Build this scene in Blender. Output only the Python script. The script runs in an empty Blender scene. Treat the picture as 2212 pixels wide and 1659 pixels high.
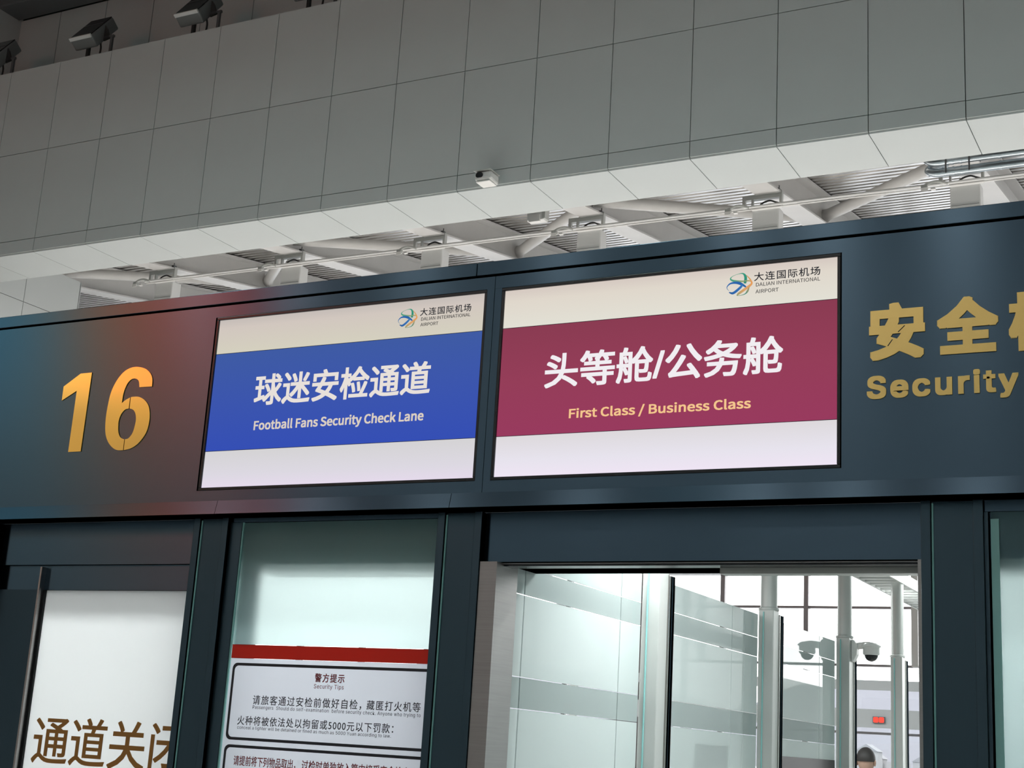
import bpy, math, random
from mathutils import Vector, Matrix

random.seed(7)
sc = bpy.context.scene
col = sc.collection

# ------------------------------------------------------------------ camera
CAM = Vector((0.0, -4.4, 1.6))
yaw, pitch, roll = 0.490051, 0.248336, 0.060643
cd = bpy.data.cameras.new('camera')
cam = bpy.data.objects.new('camera', cd)
col.objects.link(cam)
fwd = Vector((-math.sin(yaw) * math.cos(pitch), math.cos(yaw) * math.cos(pitch), math.sin(pitch)))
rt = Vector((math.cos(yaw), math.sin(yaw), 0))
up = rt.cross(fwd)
r2 = math.cos(roll) * rt + math.sin(roll) * up
u2 = -math.sin(roll) * rt + math.cos(roll) * up
cam.matrix_world = Matrix(((r2.x, u2.x, -fwd.x, CAM.x), (r2.y, u2.y, -fwd.y, CAM.y),
                           (r2.z, u2.z, -fwd.z, CAM.z), (0, 0, 0, 1)))
cd.sensor_width = 36
cd.lens = 3101.28 / 2212 * 36
cd.clip_end = 5000
sc.camera = cam

# ------------------------------------------------------------------ sky, exposure
w = bpy.data.worlds.new('overcast_sky')
sc.world = w
w.use_nodes = True
bg = w.node_tree.nodes['Background']
bg.inputs[0].default_value = (1.0, 0.995, 0.99, 1)
bg.inputs[1].default_value = 5.5
vs = sc.view_settings
vs.view_transform = 'Standard'
vs.look = 'None'
vs.exposure = 0.0
vs.gamma = 1.0
vs.use_curve_mapping = False
PENDANT_POWER = 14.0     # pendant lamps along the hall wall
PENDANT_X = (-11.13, -9.75, -8.06, -6.31, -4.4, -3.49, -2.29)
LAMP_POWER = 30.0        # added square lamps that brighten the hall and bulkhead
UPLIGHT_POWER = 300.0    # added bar behind the bulkhead that brightens soffit and roof
LANE_POWER = 370.0       # each of two added bars that brighten the glass behind the sign beam

# ------------------------------------------------------------------ helpers
def nodes_of(name):
    m = bpy.data.materials.new(name)
    m.use_nodes = True
    nt = m.node_tree
    return m, nt, nt.nodes['Principled BSDF']

def N(nt, kind, **kw):
    n = nt.nodes.new(kind)
    for k, v in kw.items():
        setattr(n, k, v)
    return n

def mat(name, color, rough=0.5, metal=0.0, noise=0.0, nscale=6.0, spec=0.5, bump=0.0, coat=0.0):
    m, nt, b = nodes_of(name)
    b.inputs['Base Color'].default_value = (*color, 1)
    b.inputs['Roughness'].default_value = rough
    b.inputs['Metallic'].default_value = metal
    b.inputs['Specular IOR Level'].default_value = spec
    b.inputs['Coat Weight'].default_value = coat
    if noise or bump:
        tc = N(nt, 'ShaderNodeTexCoord')
        nz = N(nt, 'ShaderNodeTexNoise')
        nz.inputs['Scale'].default_value = nscale
        nz.inputs['Detail'].default_value = 4
        nt.links.new(tc.outputs['Object'], nz.inputs['Vector'])
        if noise:
            r = N(nt, 'ShaderNodeValToRGB')
            r.color_ramp.elements[0].position = 0.3
            r.color_ramp.elements[1].position = 0.7
            r.color_ramp.elements[0].color = (*[c * (1 - noise) for c in color], 1)
            r.color_ramp.elements[1].color = (*[min(1, c * (1 + noise)) for c in color], 1)
            nt.links.new(nz.outputs['Fac'], r.inputs[0])
            nt.links.new(r.outputs[0], b.inputs['Base Color'])
        if bump:
            bp = N(nt, 'ShaderNodeBump')
            bp.inputs['Strength'].default_value = bump
            bp.inputs['Distance'].default_value = 0.01
            nt.links.new(nz.outputs['Fac'], bp.inputs['Height'])
            nt.links.new(bp.outputs[0], b.inputs['Normal'])
    return m

def brushed(name, color, rough, aniso, tangent=(0, 0, 1), grain=(4, 4, 300), var=0.12):
    """brushed sheet steel; the grain runs along x, so highlights stretch along the tangent"""
    m, nt, b = nodes_of(name)
    b.inputs['Metallic'].default_value = 1
    b.inputs['Anisotropic'].default_value = aniso
    tv = N(nt, 'ShaderNodeCombineXYZ')
    for i in range(3):
        tv.inputs[i].default_value = tangent[i]
    nt.links.new(tv.outputs[0], b.inputs['Tangent'])
    tc = N(nt, 'ShaderNodeTexCoord')
    mp = N(nt, 'ShaderNodeMapping')
    mp.inputs['Scale'].default_value = grain
    nz = N(nt, 'ShaderNodeTexNoise')
    nz.inputs['Scale'].default_value = 1
    nz.inputs['Detail'].default_value = 3
    nt.links.new(tc.outputs['Object'], mp.inputs[0])
    nt.links.new(mp.outputs[0], nz.inputs['Vector'])
    r = N(nt, 'ShaderNodeValToRGB')
    r.color_ramp.elements[0].color = (*[c * (1 - var) for c in color], 1)
    r.color_ramp.elements[1].color = (*[c * (1 + var) for c in color], 1)
    nt.links.new(nz.outputs['Fac'], r.inputs[0])
    nt.links.new(r.outputs[0], b.inputs['Base Color'])
    mr = N(nt, 'ShaderNodeMapRange')
    mr.inputs['To Min'].default_value = rough - 0.004
    mr.inputs['To Max'].default_value = rough + 0.004
    nt.links.new(nz.outputs['Fac'], mr.inputs['Value'])
    nt.links.new(mr.outputs[0], b.inputs['Roughness'])
    return m

def emit(name, color, strength=1.0):
    m = bpy.data.materials.new(name)
    m.use_nodes = True
    nt = m.node_tree
    nt.nodes.clear()
    e = N(nt, 'ShaderNodeEmission')
    e.inputs[0].default_value = (*color, 1)
    e.inputs[1].default_value = strength
    o = N(nt, 'ShaderNodeOutputMaterial')
    nt.links.new(e.outputs[0], o.inputs[0])
    return m

def emit_ramp(name, z0, z1, stops):
    """screen picture: colour along the height of the screen (object space z, metres)"""
    m = bpy.data.materials.new(name)
    m.use_nodes = True
    nt = m.node_tree
    nt.nodes.clear()
    tc = N(nt, 'ShaderNodeTexCoord')
    sx = N(nt, 'ShaderNodeSeparateXYZ')
    nt.links.new(tc.outputs['Object'], sx.inputs[0])
    mr = N(nt, 'ShaderNodeMapRange')
    mr.inputs['From Min'].default_value = z0
    mr.inputs['From Max'].default_value = z1
    nt.links.new(sx.outputs['Z'], mr.inputs['Value'])
    r = N(nt, 'ShaderNodeValToRGB')
    els = r.color_ramp.elements
    while len(els) < len(stops):
        els.new(0.5)
    for e, (p, c) in zip(els, stops):
        e.position = p
        e.color = (*c, 1)
    nt.links.new(mr.outputs[0], r.inputs[0])
    e = N(nt, 'ShaderNodeEmission')
    nt.links.new(r.outputs[0], e.inputs[0])
    o = N(nt, 'ShaderNodeOutputMaterial')
    nt.links.new(e.outputs[0], o.inputs[0])
    return m

def clear_glass(name, tint, gloss_rough=0.0, ior=1.5):
    m = bpy.data.materials.new(name)
    m.use_nodes = True
    nt = m.node_tree
    nt.nodes.clear()
    t = N(nt, 'ShaderNodeBsdfTransparent')
    t.inputs[0].default_value = (*tint, 1)
    g = N(nt, 'ShaderNodeBsdfGlossy')
    g.inputs['Roughness'].default_value = gloss_rough
    f = N(nt, 'ShaderNodeFresnel')
    f.inputs[0].default_value = ior
    mx = N(nt, 'ShaderNodeMixShader')
    nt.links.new(f.outputs[0], mx.inputs[0])
    nt.links.new(t.outputs[0], mx.inputs[1])
    nt.links.new(g.outputs[0], mx.inputs[2])
    o = N(nt, 'ShaderNodeOutputMaterial')
    nt.links.new(mx.outputs[0], o.inputs[0])
    return m

def film_glass(name, color, translucent=0.55, clear=0.0, ior=1.5, gloss_rough=0.02):
    """glass with a frosted film: scatters light through, with a smooth reflecting face"""
    m = bpy.data.materials.new(name)
    m.use_nodes = True
    nt = m.node_tree
    nt.nodes.clear()
    d = N(nt, 'ShaderNodeBsdfDiffuse')
    d.inputs[0].default_value = (*color, 1)
    t = N(nt, 'ShaderNodeBsdfTranslucent')
    t.inputs[0].default_value = (*color, 1)
    m1 = N(nt, 'ShaderNodeMixShader')
    m1.inputs[0].default_value = translucent
    nt.links.new(d.outputs[0], m1.inputs[1])
    nt.links.new(t.outputs[0], m1.inputs[2])
    tr = N(nt, 'ShaderNodeBsdfTransparent')
    tr.inputs[0].default_value = (*color, 1)
    m2 = N(nt, 'ShaderNodeMixShader')
    m2.inputs[0].default_value = clear
    nt.links.new(m1.outputs[0], m2.inputs[1])
    nt.links.new(tr.outputs[0], m2.inputs[2])
    g = N(nt, 'ShaderNodeBsdfGlossy')
    g.inputs['Roughness'].default_value = gloss_rough
    f = N(nt, 'ShaderNodeFresnel')
    f.inputs[0].default_value = ior
    m3 = N(nt, 'ShaderNodeMixShader')
    nt.links.new(f.outputs[0], m3.inputs[0])
    nt.links.new(m2.outputs[0], m3.inputs[1])
    nt.links.new(g.outputs[0], m3.inputs[2])
    o = N(nt, 'ShaderNodeOutputMaterial')
    nt.links.new(m3.outputs[0], o.inputs[0])
    return m

def tag(o, label=None, cat=None, group=None, kind=None):
    if label: o['label'] = label
    if cat: o['category'] = cat
    if group: o['group'] = group
    if kind: o['kind'] = kind
    return o

def empty(name, loc, label=None, cat=None, group=None, kind=None):
    o = bpy.data.objects.new(name, None)
    o.empty_display_size = 0.1
    o.location = loc
    col.objects.link(o)
    return tag(o, label, cat, group, kind)

def world_loc(o):
    v = Vector((0, 0, 0))
    while o is not None:
        v += o.location
        o = o.parent
    return v

class MB:
    def __init__(self):
        self.v, self.f = [], []
    def add(self, vs_, fs_):
        k = len(self.v)
        self.v += [tuple(p) for p in vs_]
        self.f += [tuple(i + k for i in q) for q in fs_]
        return self
    def box(self, x0, x1, y0, y1, z0, z1):
        return self.add([(x0, y0, z0), (x1, y0, z0), (x1, y1, z0), (x0, y1, z0), (x0, y0, z1), (x1, y0, z1), (x1, y1, z1), (x0, y1, z1)],
                        [(0, 3, 2, 1), (4, 5, 6, 7), (0, 1, 5, 4), (1, 2, 6, 5), (2, 3, 7, 6), (3, 0, 4, 7)])
    def hexa(self, p):
        """eight corners, bottom four then top four"""
        return self.add(p, [(0, 3, 2, 1), (4, 5, 6, 7), (0, 1, 5, 4), (1, 2, 6, 5), (2, 3, 7, 6), (3, 0, 4, 7)])
    def tube(self, pts, r, n=12, cap=True):
        pts = [Vector(p) for p in pts]
        rs = r if isinstance(r, (list, tuple)) else [r] * len(pts)
        vs_, fs_ = [], []
        ref = None
        for i, p in enumerate(pts):
            a = pts[max(i - 1, 0)]
            b = pts[min(i + 1, len(pts) - 1)]
            t = (b - a).normalized()
            if ref is None:
                ref = Vector((0, 0, 1)) if abs(t.z) < 0.9 else Vector((1, 0, 0))
            s = t.cross(ref).normalized()
            q = s.cross(t).normalized()
            ref = q
            for k in range(n):
                an = 2 * math.pi * k / n
                vs_.append(p + rs[i] * (math.cos(an) * s + math.sin(an) * q))
        for i in range(len(pts) - 1):
            for k in range(n):
                fs_.append((i * n + k, i * n + (k + 1) % n, (i + 1) * n + (k + 1) % n, (i + 1) * n + k))
        if cap:
            fs_.append(tuple(reversed(range(n))))
            fs_.append(tuple(range((len(pts) - 1) * n, len(pts) * n)))
        return self.add(vs_, fs_)
    def prism_xz(self, poly, y0, y1):
        """outline in the x-z plane, from y0 (front) to y1 (back)"""
        n = len(poly)
        ar = sum(poly[i][0] * poly[(i + 1) % n][1] - poly[(i + 1) % n][0] * poly[i][1] for i in range(n))
        if ar < 0:
            poly = poly[::-1]
        vs_ = [(x, y0, z) for x, z in poly] + [(x, y1, z) for x, z in poly]
        fs_ = [tuple(range(n)), tuple(reversed(range(n, 2 * n)))]
        fs_ += [(i, i + n, (i + 1) % n + n, (i + 1) % n) for i in range(n)]
        return self.add(vs_, fs_)
    def lathe(self, prof, c, n=20, axis='z'):
        vs_, fs_ = [], []
        for (r, h) in prof:
            for k in range(n):
                an = 2 * math.pi * k / n
                vs_.append((c[0] + r * math.cos(an), c[1] + r * math.sin(an), c[2] + h))
        for i in range(len(prof) - 1):
            for k in range(n):
                fs_.append((i * n + k, i * n + (k + 1) % n, (i + 1) * n + (k + 1) % n, (i + 1) * n + k))
        fs_.append(tuple(reversed(range(n))))
        fs_.append(tuple(range((len(prof) - 1) * n, len(prof) * n)))
        return self.add(vs_, fs_)
    def build(self, name, material, parent=None, origin=None, bevel=0.0, smooth=False, seg=2):
        off = world_loc(parent) if parent is not None else Vector(origin or (0, 0, 0))
        if parent is not None and origin is not None:
            off = Vector(origin)
        me = bpy.data.meshes.new(name)
        me.from_pydata([tuple(Vector(p) - off) for p in self.v], [], self.f)
        me.update()
        me.materials.append(material)
        o = bpy.data.objects.new(name, me)
        col.objects.link(o)
        if parent is not None:
            o.parent = parent
            o.location = off - world_loc(parent)
        else:
            o.location = off
        if smooth:
            for p in me.polygons:
                p.use_smooth = True
            if hasattr(me, 'set_sharp_from_angle'):
                me.set_sharp_from_angle(angle=math.radians(40))
        if bevel:
            bm_ = o.modifiers.new('Bevel', 'BEVEL')
            bm_.width = bevel
            bm_.segments = seg
            bm_.limit_method = 'ANGLE'
        return o

def BX(name, material, parent, *b, bevel=0.0, origin=None):
    return MB().box(*b).build(name, material, parent, origin=origin, bevel=bevel)

def struct(o):
    o['kind'] = 'structure'
    return o

def copy_tree(o, parent=None):
    c = o.copy()
    col.objects.link(c)
    c.parent = parent
    for ch in list(o.children):
        copy_tree(ch, c)
    return c

def smooth_run(pts, k=5):
    """Catmull-Rom through the points"""
    out = []
    n = len(pts)
    for i in range(n - 1):
        p0, p1, p2, p3 = pts[max(i - 1, 0)], pts[i], pts[i + 1], pts[min(i + 2, n - 1)]
        for j in range(k):
            t = j / k
            out.append(tuple(0.5 * (2 * b + (c - a) * t + (2 * a - 5 * b + 4 * c - d) * t * t + (3 * b - a - 3 * c + d) * t ** 3)
                             for a, b, c, d in zip(p0, p1, p2, p3)))
    out.append(tuple(pts[-1]))
    return out

FONT = {}
def font(fn):
    # typefaces that come with the program; the built-in one if they are not there
    if fn not in FONT:
        try:
            import os
            FONT[fn] = bpy.data.fonts.load(os.path.join(bpy.utils.system_resource('DATAFILES'), 'fonts', fn))
        except Exception:
            FONT[fn] = None
    return FONT[fn]
SANS, GROT = 'Noto Sans CJK Regular.woff2', 'Inter.woff2'

def text(name, s, rect, y, material, parent, bold=0.0, depth=0.0008, shear=0.0, spacing=1.0, wspace=1.0, face=None):
    """lettering as a thin mesh facing -y that fills rect = (x0, x1, z0, z1)"""
    c = bpy.data.curves.new(name, 'FONT')
    c.body = s
    if face and font(face):
        c.font = font(face)
    c.size = 1
    c.shear = shear
    c.space_character = spacing
    c.space_word = wspace
    c.resolution_u = 3
    c.extrude = depth / 2
    t = bpy.data.objects.new(name + '_curve', c)
    col.objects.link(t)
    bpy.context.view_layer.update()
    me = bpy.data.meshes.new_from_object(t.evaluated_get(bpy.context.evaluated_depsgraph_get()))
    bpy.data.objects.remove(t)
    vs0 = [v.co.copy() for v in me.vertices]
    fs0 = [tuple(p.vertices) for p in me.polygons]
    bpy.data.meshes.remove(me)
    sh_ = [(0, 0)]
    if bold:
        # thicken squarely, as cut lettering
        sh_ += [(bold * i, bold * j) for i in (-1, 0, 1) for j in (-1, 0, 1) if i or j]
        if bold > 0.025:
            sh_ += [(bold * i, bold * j) for i, j in ((-1, 0.5), (-1, -0.5), (1, 0.5), (1, -0.5), (0.5, 1), (-0.5, 1), (0.5, -1), (-0.5, -1))]
    pts = [(v.x + dx, v.y + dy, v.z + 3e-5 * j) for j, (dx, dy) in enumerate(sh_) for v in vs0]
    fcs = [tuple(i + j * len(vs0) for i in f) for j in range(len(sh_)) for f in fs0]
    ax, bx_ = min(p[0] for p in pts), max(p[0] for p in pts)
    ay, by = min(p[1] for p in pts), max(p[1] for p in pts)
    x0, x1, z0, z1 = rect
    off = world_loc(parent)
    me = bpy.data.meshes.new(name)
    me.from_pydata([(x0 + (p[0] - ax) / (bx_ - ax) * (x1 - x0) - off.x, y - p[2] - off.y, z0 + (p[1] - ay) / (by - ay) * (z1 - z0) - off.z) for p in pts], [], fcs)
    me.materials.append(material)
    me.update()
    o = bpy.data.objects.new(name, me)
    col.objects.link(o)
    o.parent = parent
    return o

# ------------------------------------------------------------------ materials
M = {}
M['steel'] = brushed('dark_brushed_steel', (0.086, 0.134, 0.182), 0.225, 0.9, grain=(3, 3, 900), var=0.02)
M['steel_v'] = brushed('dark_brushed_steel_upright', (0.07, 0.108, 0.138), 0.32, 0.5, tangent=(1, 0, 0), grain=(600, 600, 3), var=0.04)
M['steel_bright'] = brushed('bright_brushed_steel', (0.36, 0.345, 0.34), 0.34, 0.6, tangent=(0, 0, 1), grain=(4, 4, 200))
M['steel_post'] = brushed('satin_steel', (0.62, 0.60, 0.58), 0.25, 0.5, tangent=(1, 0, 0), grain=(200, 200, 3))
M['black'] = mat('black_gap', (0.004, 0.004, 0.006), 0.7)
M['frame'] = mat('black_screen_frame', (0.012, 0.014, 0.018), 0.25)
M['gold'] = mat('polished_gold', (0.95, 0.66, 0.20), 0.10, 1.0)
M['gold_satin'] = mat('satin_gold', (0.95, 0.67, 0.24), 0.3, 1.0)
M['panel'] = mat('grey_white_panel', (0.545, 0.575, 0.57), 0.55, noise=0.03, nscale=0.7)
M['panel_back'] = mat('panel_joint', (0.03, 0.035, 0.035), 0.8)
M['paint'] = mat('white_steel_paint', (0.58, 0.57, 0.555), 0.45, noise=0.04, nscale=2)
M['deck'] = mat('galvanised_deck', (0.66, 0.645, 0.625), 0.32, 0.95)
M['box_grey'] = mat('grey_box_paint', (0.68, 0.68, 0.67), 0.5)
M['dark_grey'] = mat('dark_grey_paint', (0.10, 0.105, 0.11), 0.5)
M['cable'] = mat('black_cable', (0.02, 0.02, 0.02), 0.5)
M['galv'] = mat('galvanised_tube', (0.42, 0.47, 0.50), 0.32, 0.9, noise=0.15, nscale=5)
M['white_plastic'] = mat('white_plastic', (0.72, 0.71, 0.69), 0.4)
M['label_white'] = mat('white_label', (0.85, 0.83, 0.80), 0.5)
M['alu'] = mat('grey_aluminium', (0.48, 0.49, 0.47), 0.38, 0.2, noise=0.04, nscale=3)
M['stripe'] = mat('grey_stripe_film', (0.34, 0.345, 0.35), 0.5)
M['flood'] = mat('floodlight_grey', (0.17, 0.18, 0.18), 0.5)
M['lens'] = mat('dark_lens', (0.01, 0.01, 0.012), 0.08)
M['floor'] = mat('pale_terrazzo', (0.62, 0.60, 0.57), 0.28, noise=0.06, nscale=3)
M['hallwall'] = mat('hall_wall_paint', (0.50, 0.50, 0.49), 0.6, noise=0.04, nscale=0.6)
M['hallceil'] = mat('hall_ceiling', (0.30, 0.31, 0.31), 0.7, noise=0.05, nscale=0.5)
M['mullion'] = mat('window_mullion', (0.30, 0.28, 0.29), 0.4, 0.3)
M['pane'] = clear_glass('window_pane', (0.96, 0.97, 0.97))
M['clear'] = clear_glass('clear_glass', (0.72, 0.79, 0.78))
M['edge'] = mat('green_glass_edge', (0.25, 0.52, 0.50), 0.2)
M['film'] = film_glass('frosted_film', (0.85, 0.91, 0.90), 0.55)
M['film_top'] = film_glass('frosted_film_top', (0.78, 0.85, 0.84), 0.5, clear=0.1)
M['band'] = film_glass('pale_clear_band', (0.62, 0.69, 0.68), 0.45, clear=0.12)
M['door_film'] = film_glass('white_door_film', (0.96, 0.97, 0.97), 0.88)
m_, nt_, b_ = nodes_of('blurred_glass')
b_.inputs['Base Color'].default_value = (0.47, 0.55, 0.54, 1)
b_.inputs['Transmission Weight'].default_value = 1
b_.inputs['Roughness'].default_value = 0.33
b_.inputs['IOR'].default_value = 1.3
df_ = N(nt_, 'ShaderNodeBsdfDiffuse')
df_.inputs[0].default_value = (0.36, 0.64, 0.68, 1)
tl_ = N(nt_, 'ShaderNodeBsdfTranslucent')
tl_.inputs[0].default_value = (0.62, 0.74, 0.74, 1)
mx0 = N(nt_, 'ShaderNodeMixShader')
mx0.inputs[0].default_value = 0.5
nt_.links.new(df_.outputs[0], mx0.inputs[1])
nt_.links.new(tl_.outputs[0], mx0.inputs[2])
mx1 = N(nt_, 'ShaderNodeMixShader')
mx1.inputs[0].default_value = 0.32
nt_.links.new(b_.outputs[0], mx1.inputs[1])
nt_.links.new(mx0.outputs[0], mx1.inputs[2])
nt_.links.new(mx1.outputs[0], nt_.nodes['Material Output'].inputs[0])
M['blur'] = m_
M['red'] = film_glass('red_vinyl', (0.66, 0.062, 0.042), 0.42, ior=1.2, gloss_rough=0.3)
M['notice'] = film_glass('notice_sheet', (0.80, 0.81, 0.85), 0.75, ior=1.2, gloss_rough=0.3)
M['ink'] = mat('black_ink', (0.012, 0.014, 0.022), 0.5)
M['ink_red'] = mat('dark_red_ink', (0.22, 0.015, 0.02), 0.5)
M['bronze'] = mat('bronze_letter', (0.36, 0.16, 0.025), 0.5)

# ================================================================== THE SHELL
ROOF = math.tan(math.radians(9.3))
def roof_z(z10, y):
    return z10 + (y - 10) * ROOF

struct(BX('floor', M['floor'], None, -24, 10, -9.2, 16.3, -0.2, 0))
struct(BX('wall_back', M['hallwall'], None, -24, 10, -9.3, -9.0, 0, 12))
struct(BX('wall_left', M['hallwall'], None, -24.3, -24, -9.3, 16.3, 0, 12))
struct(BX('wall_right', M['hallwall'], None, 10, 10.3, -9.3, 16.3, 0, 12))
struct(BX('ceiling', M['hallceil'], None, -24, 10, -9.3, 9.1, 12.0, 12.3))

# --- bulkhead high above: panelled front and soffit
FX0, FW, FY = -12.4104, 0.86101, 7.7
FB, FL, F2, FT = 7.2165, 7.385, 8.582, 9.781
SD = 0.791
wb = struct(BX('wall_bulkhead', M['panel_back'], None, -24, 10, FY + 0.012, FY + SD - 0.012, FB + 0.012, FT - 0.02))
GAP = 0.0042
def panel_mesh(name, sx, sy, sz):
    b = MB().box(-sx / 2, sx / 2, -sy / 2, sy / 2, -sz / 2, sz / 2)
    me = bpy.data.meshes.new(name)
    me.from_pydata(b.v, [], b.f)
    me.materials.append(M['panel'])
    return me
pm = [panel_mesh('panel', FW - 2 * GAP, 0.03, h - 2 * GAP) for h in (FL - FB, F2 - FL, FT - F2)]
pms = panel_mesh('soffit_panel', FW - 2 * GAP, SD - 2 * GAP, 0.03)
def put(name, me, loc, parent):
    o = bpy.data.objects.new(name, me)
    col.objects.link(o)
    o.parent = parent
    o.location = Vector(loc) - world_loc(parent)
    return o
for k in range(-11, 17):
    cx = FX0 + (k + 0.5) * FW
    for (za, zb), me in zip(((FB, FL), (FL, F2), (F2, FT)), pm):
        put('panel', me, (cx, FY + random.uniform(-0.0012, 0.0012), (za + zb) / 2), wb)
    put('soffit_panel', pms, (cx, FY + SD / 2, FB + random.uniform(0, 0.0015)), wb)
# filler beyond the panelled stretch is never seen; the recess above the bulkhead
wr = struct(BX('wall_recess', M['panel_back'], None, -24, 10, 8.78, 9.0, 9.4, 12))
pmr = panel_mesh('recess_panel', FW - 0.012, 0.03, 1.9)
for k in range(-3, 17):
    put('recess_panel', pmr, (FX0 - 0.45 + (k + 0.5) * FW, 8.77, 10.35), wr)
struct(BX('trim_1', M['dark_grey'], None, -15.45, 10, 8.3, 8.72, 11.29, 11.5, bevel=0.02))   # dark tube along the top of the recess
struct(BX('wall_recess_end', M['hallwall'], None, -24, -15.35, 8.0, 8.78, 9.0, 12))

# --- white panelled pier under the left end of the soffit
PX = -14.76
wp = struct(BX('wall_pier', M['panel_back'], None, -23.9, PX - 0.015, 8.50, 9.99, 0.0, 7.69))
for (ya, yb) in ((8.50, 9.01), (9.01, 10.01)):
    for (za, zb) in ((7.10, 7.70), (5.90, 7.10), (4.70, 5.90)):
        BX('pier_panel', M['panel'], wp, PX - 0.03, PX, ya + GAP, yb - GAP, za + GAP, zb - GAP)
for k in range(8):
    BX('pier_front_panel', M['panel'], wp, PX - 1.15 * (k + 1) + GAP, PX - 1.15 * k - GAP, 8.485, 8.50, 0.0, FB - 0.02)
BX('pier_end_panel', M['panel'], wp, -23.9, PX, 9.995, 10.02, 0.0, 7.69)

# --- sloping roof of corrugated sheet with its beams
ZD = 8.14
rb = MB()
y = 8.0
prof = []
pitch_y = 0.145
while y < 16.4:
    for dy, dz in ((0, 0), (0.080, 0), (0.052, 0.07), (0.173, 0.07)):
        prof.append((y + dy, roof_z(ZD, y + dy) + dz))
    y += pitch_y
nv = len(prof)
rb.add([(-24, a, b) for a, b in prof] + [(10, a, b) for a, b in prof], [(i, i + 1, i + 1 + nv, i + nv) for i in range(nv - 1)])
deck = rb.build('ceiling_deck', M['deck'])
struct(deck)
struct(MB().hexa([(-24, 7.9, 8.2), (10, 7.9, 8.2), (10, 16.5, roof_z(ZD, 16.5) + 0.15), (-24, 16.5, roof_z(ZD, 16.5) + 0.12),
                  (-24, 7.9, 8.55), (10, 7.9, 8.55), (10, 16.5, roof_z(ZD, 16.5) + 0.3), (-24, 16.5, roof_z(ZD, 16.5) + 0.3)]).build('ceiling_roof', M['hallceil']))

def slope_bar(b, x0, x1, z0, z1, y0=8.1, y1=16.0):
    return b.hexa([(x0, y0, roof_z(z0, y0)), (x1, y0, roof_z(z0, y0)), (x1, y1, roof_z(z0, y1)), (x0, y1, roof_z(z0, y1)),
                   (x0, y0, roof_z(z1, y0)), (x1, y0, roof_z(z1, y0)), (x1, y1, roof_z(z1, y1)), (x0, y1, roof_z(z1, y1))])
BEAM = [-15.19 + 2.1455 * i for i in range(10)]
BEAM_Z = 7.72
bname = ['white sloping roof beam nearest the white pier', 'second white sloping roof beam from the white pier', 'third white sloping roof beam from the white pier',
         'fourth white sloping roof beam from the white pier, above the seam between the screens', 'fifth white sloping roof beam from the white pier',
         'white sloping roof beam just left of the twin metal pipes', 'white sloping roof beam passing behind the twin metal pipes']
for i in range(7):
    xr = BEAM[i] - 0.0
    e = empty('roof_beam', (xr - 0.145, 8.1, roof_z(BEAM_Z, 8.1)), bname[i], 'roof beam', 'white roof beams')
    slope_bar(MB(), xr - 0.29, xr, BEAM_Z, BEAM_Z + 0.02).build('bottom_flange', M['paint'], e)
    slope_bar(MB(), xr - 0.16, xr - 0.13, BEAM_Z + 0.02, ZD - 0.035).build('web', M['paint'], e)
    slope_bar(MB(), xr - 0.29, xr + 0.0, ZD - 0.035, ZD - 0.012).build('top_flange', M['paint'], e)

def brace(a, b, label):
    a, b = Vector(a), Vector(b)
    e = empty('brace_tube', a, label, 'brace', 'round roof braces')
    d = (b - a).normalized()
    MB().tube([a, b], 0.072, 20).build('tube', M['paint'], e, smooth=True)
    MB().tube([a, a + d * 0.10], [0.088, 0.074], 20).build('end_collar', M['paint'], e, smooth=True)
ZBR = 7.9
for i, lab in ((1, 'second from the white pier'), (3, 'above the gap between the two screens'), (5, 'just left of the twin metal pipes')):
    x = BEAM[i] - 0.145
    brace((x + 0.022, 12.2, roof_z(ZBR, 12.2)), (BEAM[i + 1] - 0.165, 9.98, roof_z(ZBR, 9.98)), 'round white brace tube rising rightwards from the beam ' + lab)
    brace((x - 0.022, 12.3, roof_z(ZBR, 12.3)), (BEAM[i - 1] - 0.125, 9.95, roof_z(ZBR, 9.95)), 'round white brace tube running leftwards from the beam ' + lab)

# --- window wall at the far end
WY = 16.0
cols_x = [-7.13 + 1.26 * k for k in range(-13, 14)]
rows_z = [0.05, 1.2, 2.1, 3.02, 3.825, 4.29]
win = struct(BX('window_1', M['mullion'], None, -24, 10, WY, WY + 0.12, 0.0, 0.05))
for k in range(len(cols_x)):
    BX('mullion', M['mullion'], win, cols_x[k] - 0.033, cols_x[k] + 0.033, WY - 0.02, WY + 0.1, 0.05, 9.0)
for z in rows_z[2:5] + [5.6, 7.2]:
    BX('transom', M['mullion'], win, -24, 10, WY, WY + 0.09, z - 0.016, z + 0.016)
for k in range(len(cols_x) - 1):
    for z0, z1 in ((0.05, 2.1), (2.1, 3.02), (3.02, 3.825), (3.825, 4.29), (4.5, 5.6), (5.6, 7.2), (7.2, 9.0)):
        BX('pane', M['pane'], win, cols_x[k] + 0.034, cols_x[k + 1] - 0.034, WY + 0.04, WY + 0.046, z0 + 0.017, z1 - 0.017)
struct(BX('trim_2', M['alu'], None, -24, 10, WY - 0.35, WY + 0.12, 4.29, 4.5))
struct(BX('trim_3', M['white_plastic'], None, -4.34, -4.25, WY - 0.2, WY - 0.05, 3.0, 9.0))

# ================================================================== THE SIGN BEAM
BT, GT, GB, LT, LB = 3.340, 3.289, 3.2805, 2.473, 2.419     # top, groove top/bottom, lip top/bottom
XL, XR = -9.0, 3.0
SX = {'bl': -3.7150, 'br': -2.4840, 'rl': -2.4000, 'rr': -1.1720}
SZ0, SZ1 = 2.5275, 3.2205
beam = empty('sign_beam', (-3.0, 0.1, LB), 'long dark brushed steel beam over the doorways with gold lettering and two screens', 'sign beam')
F = 0.012
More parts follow.
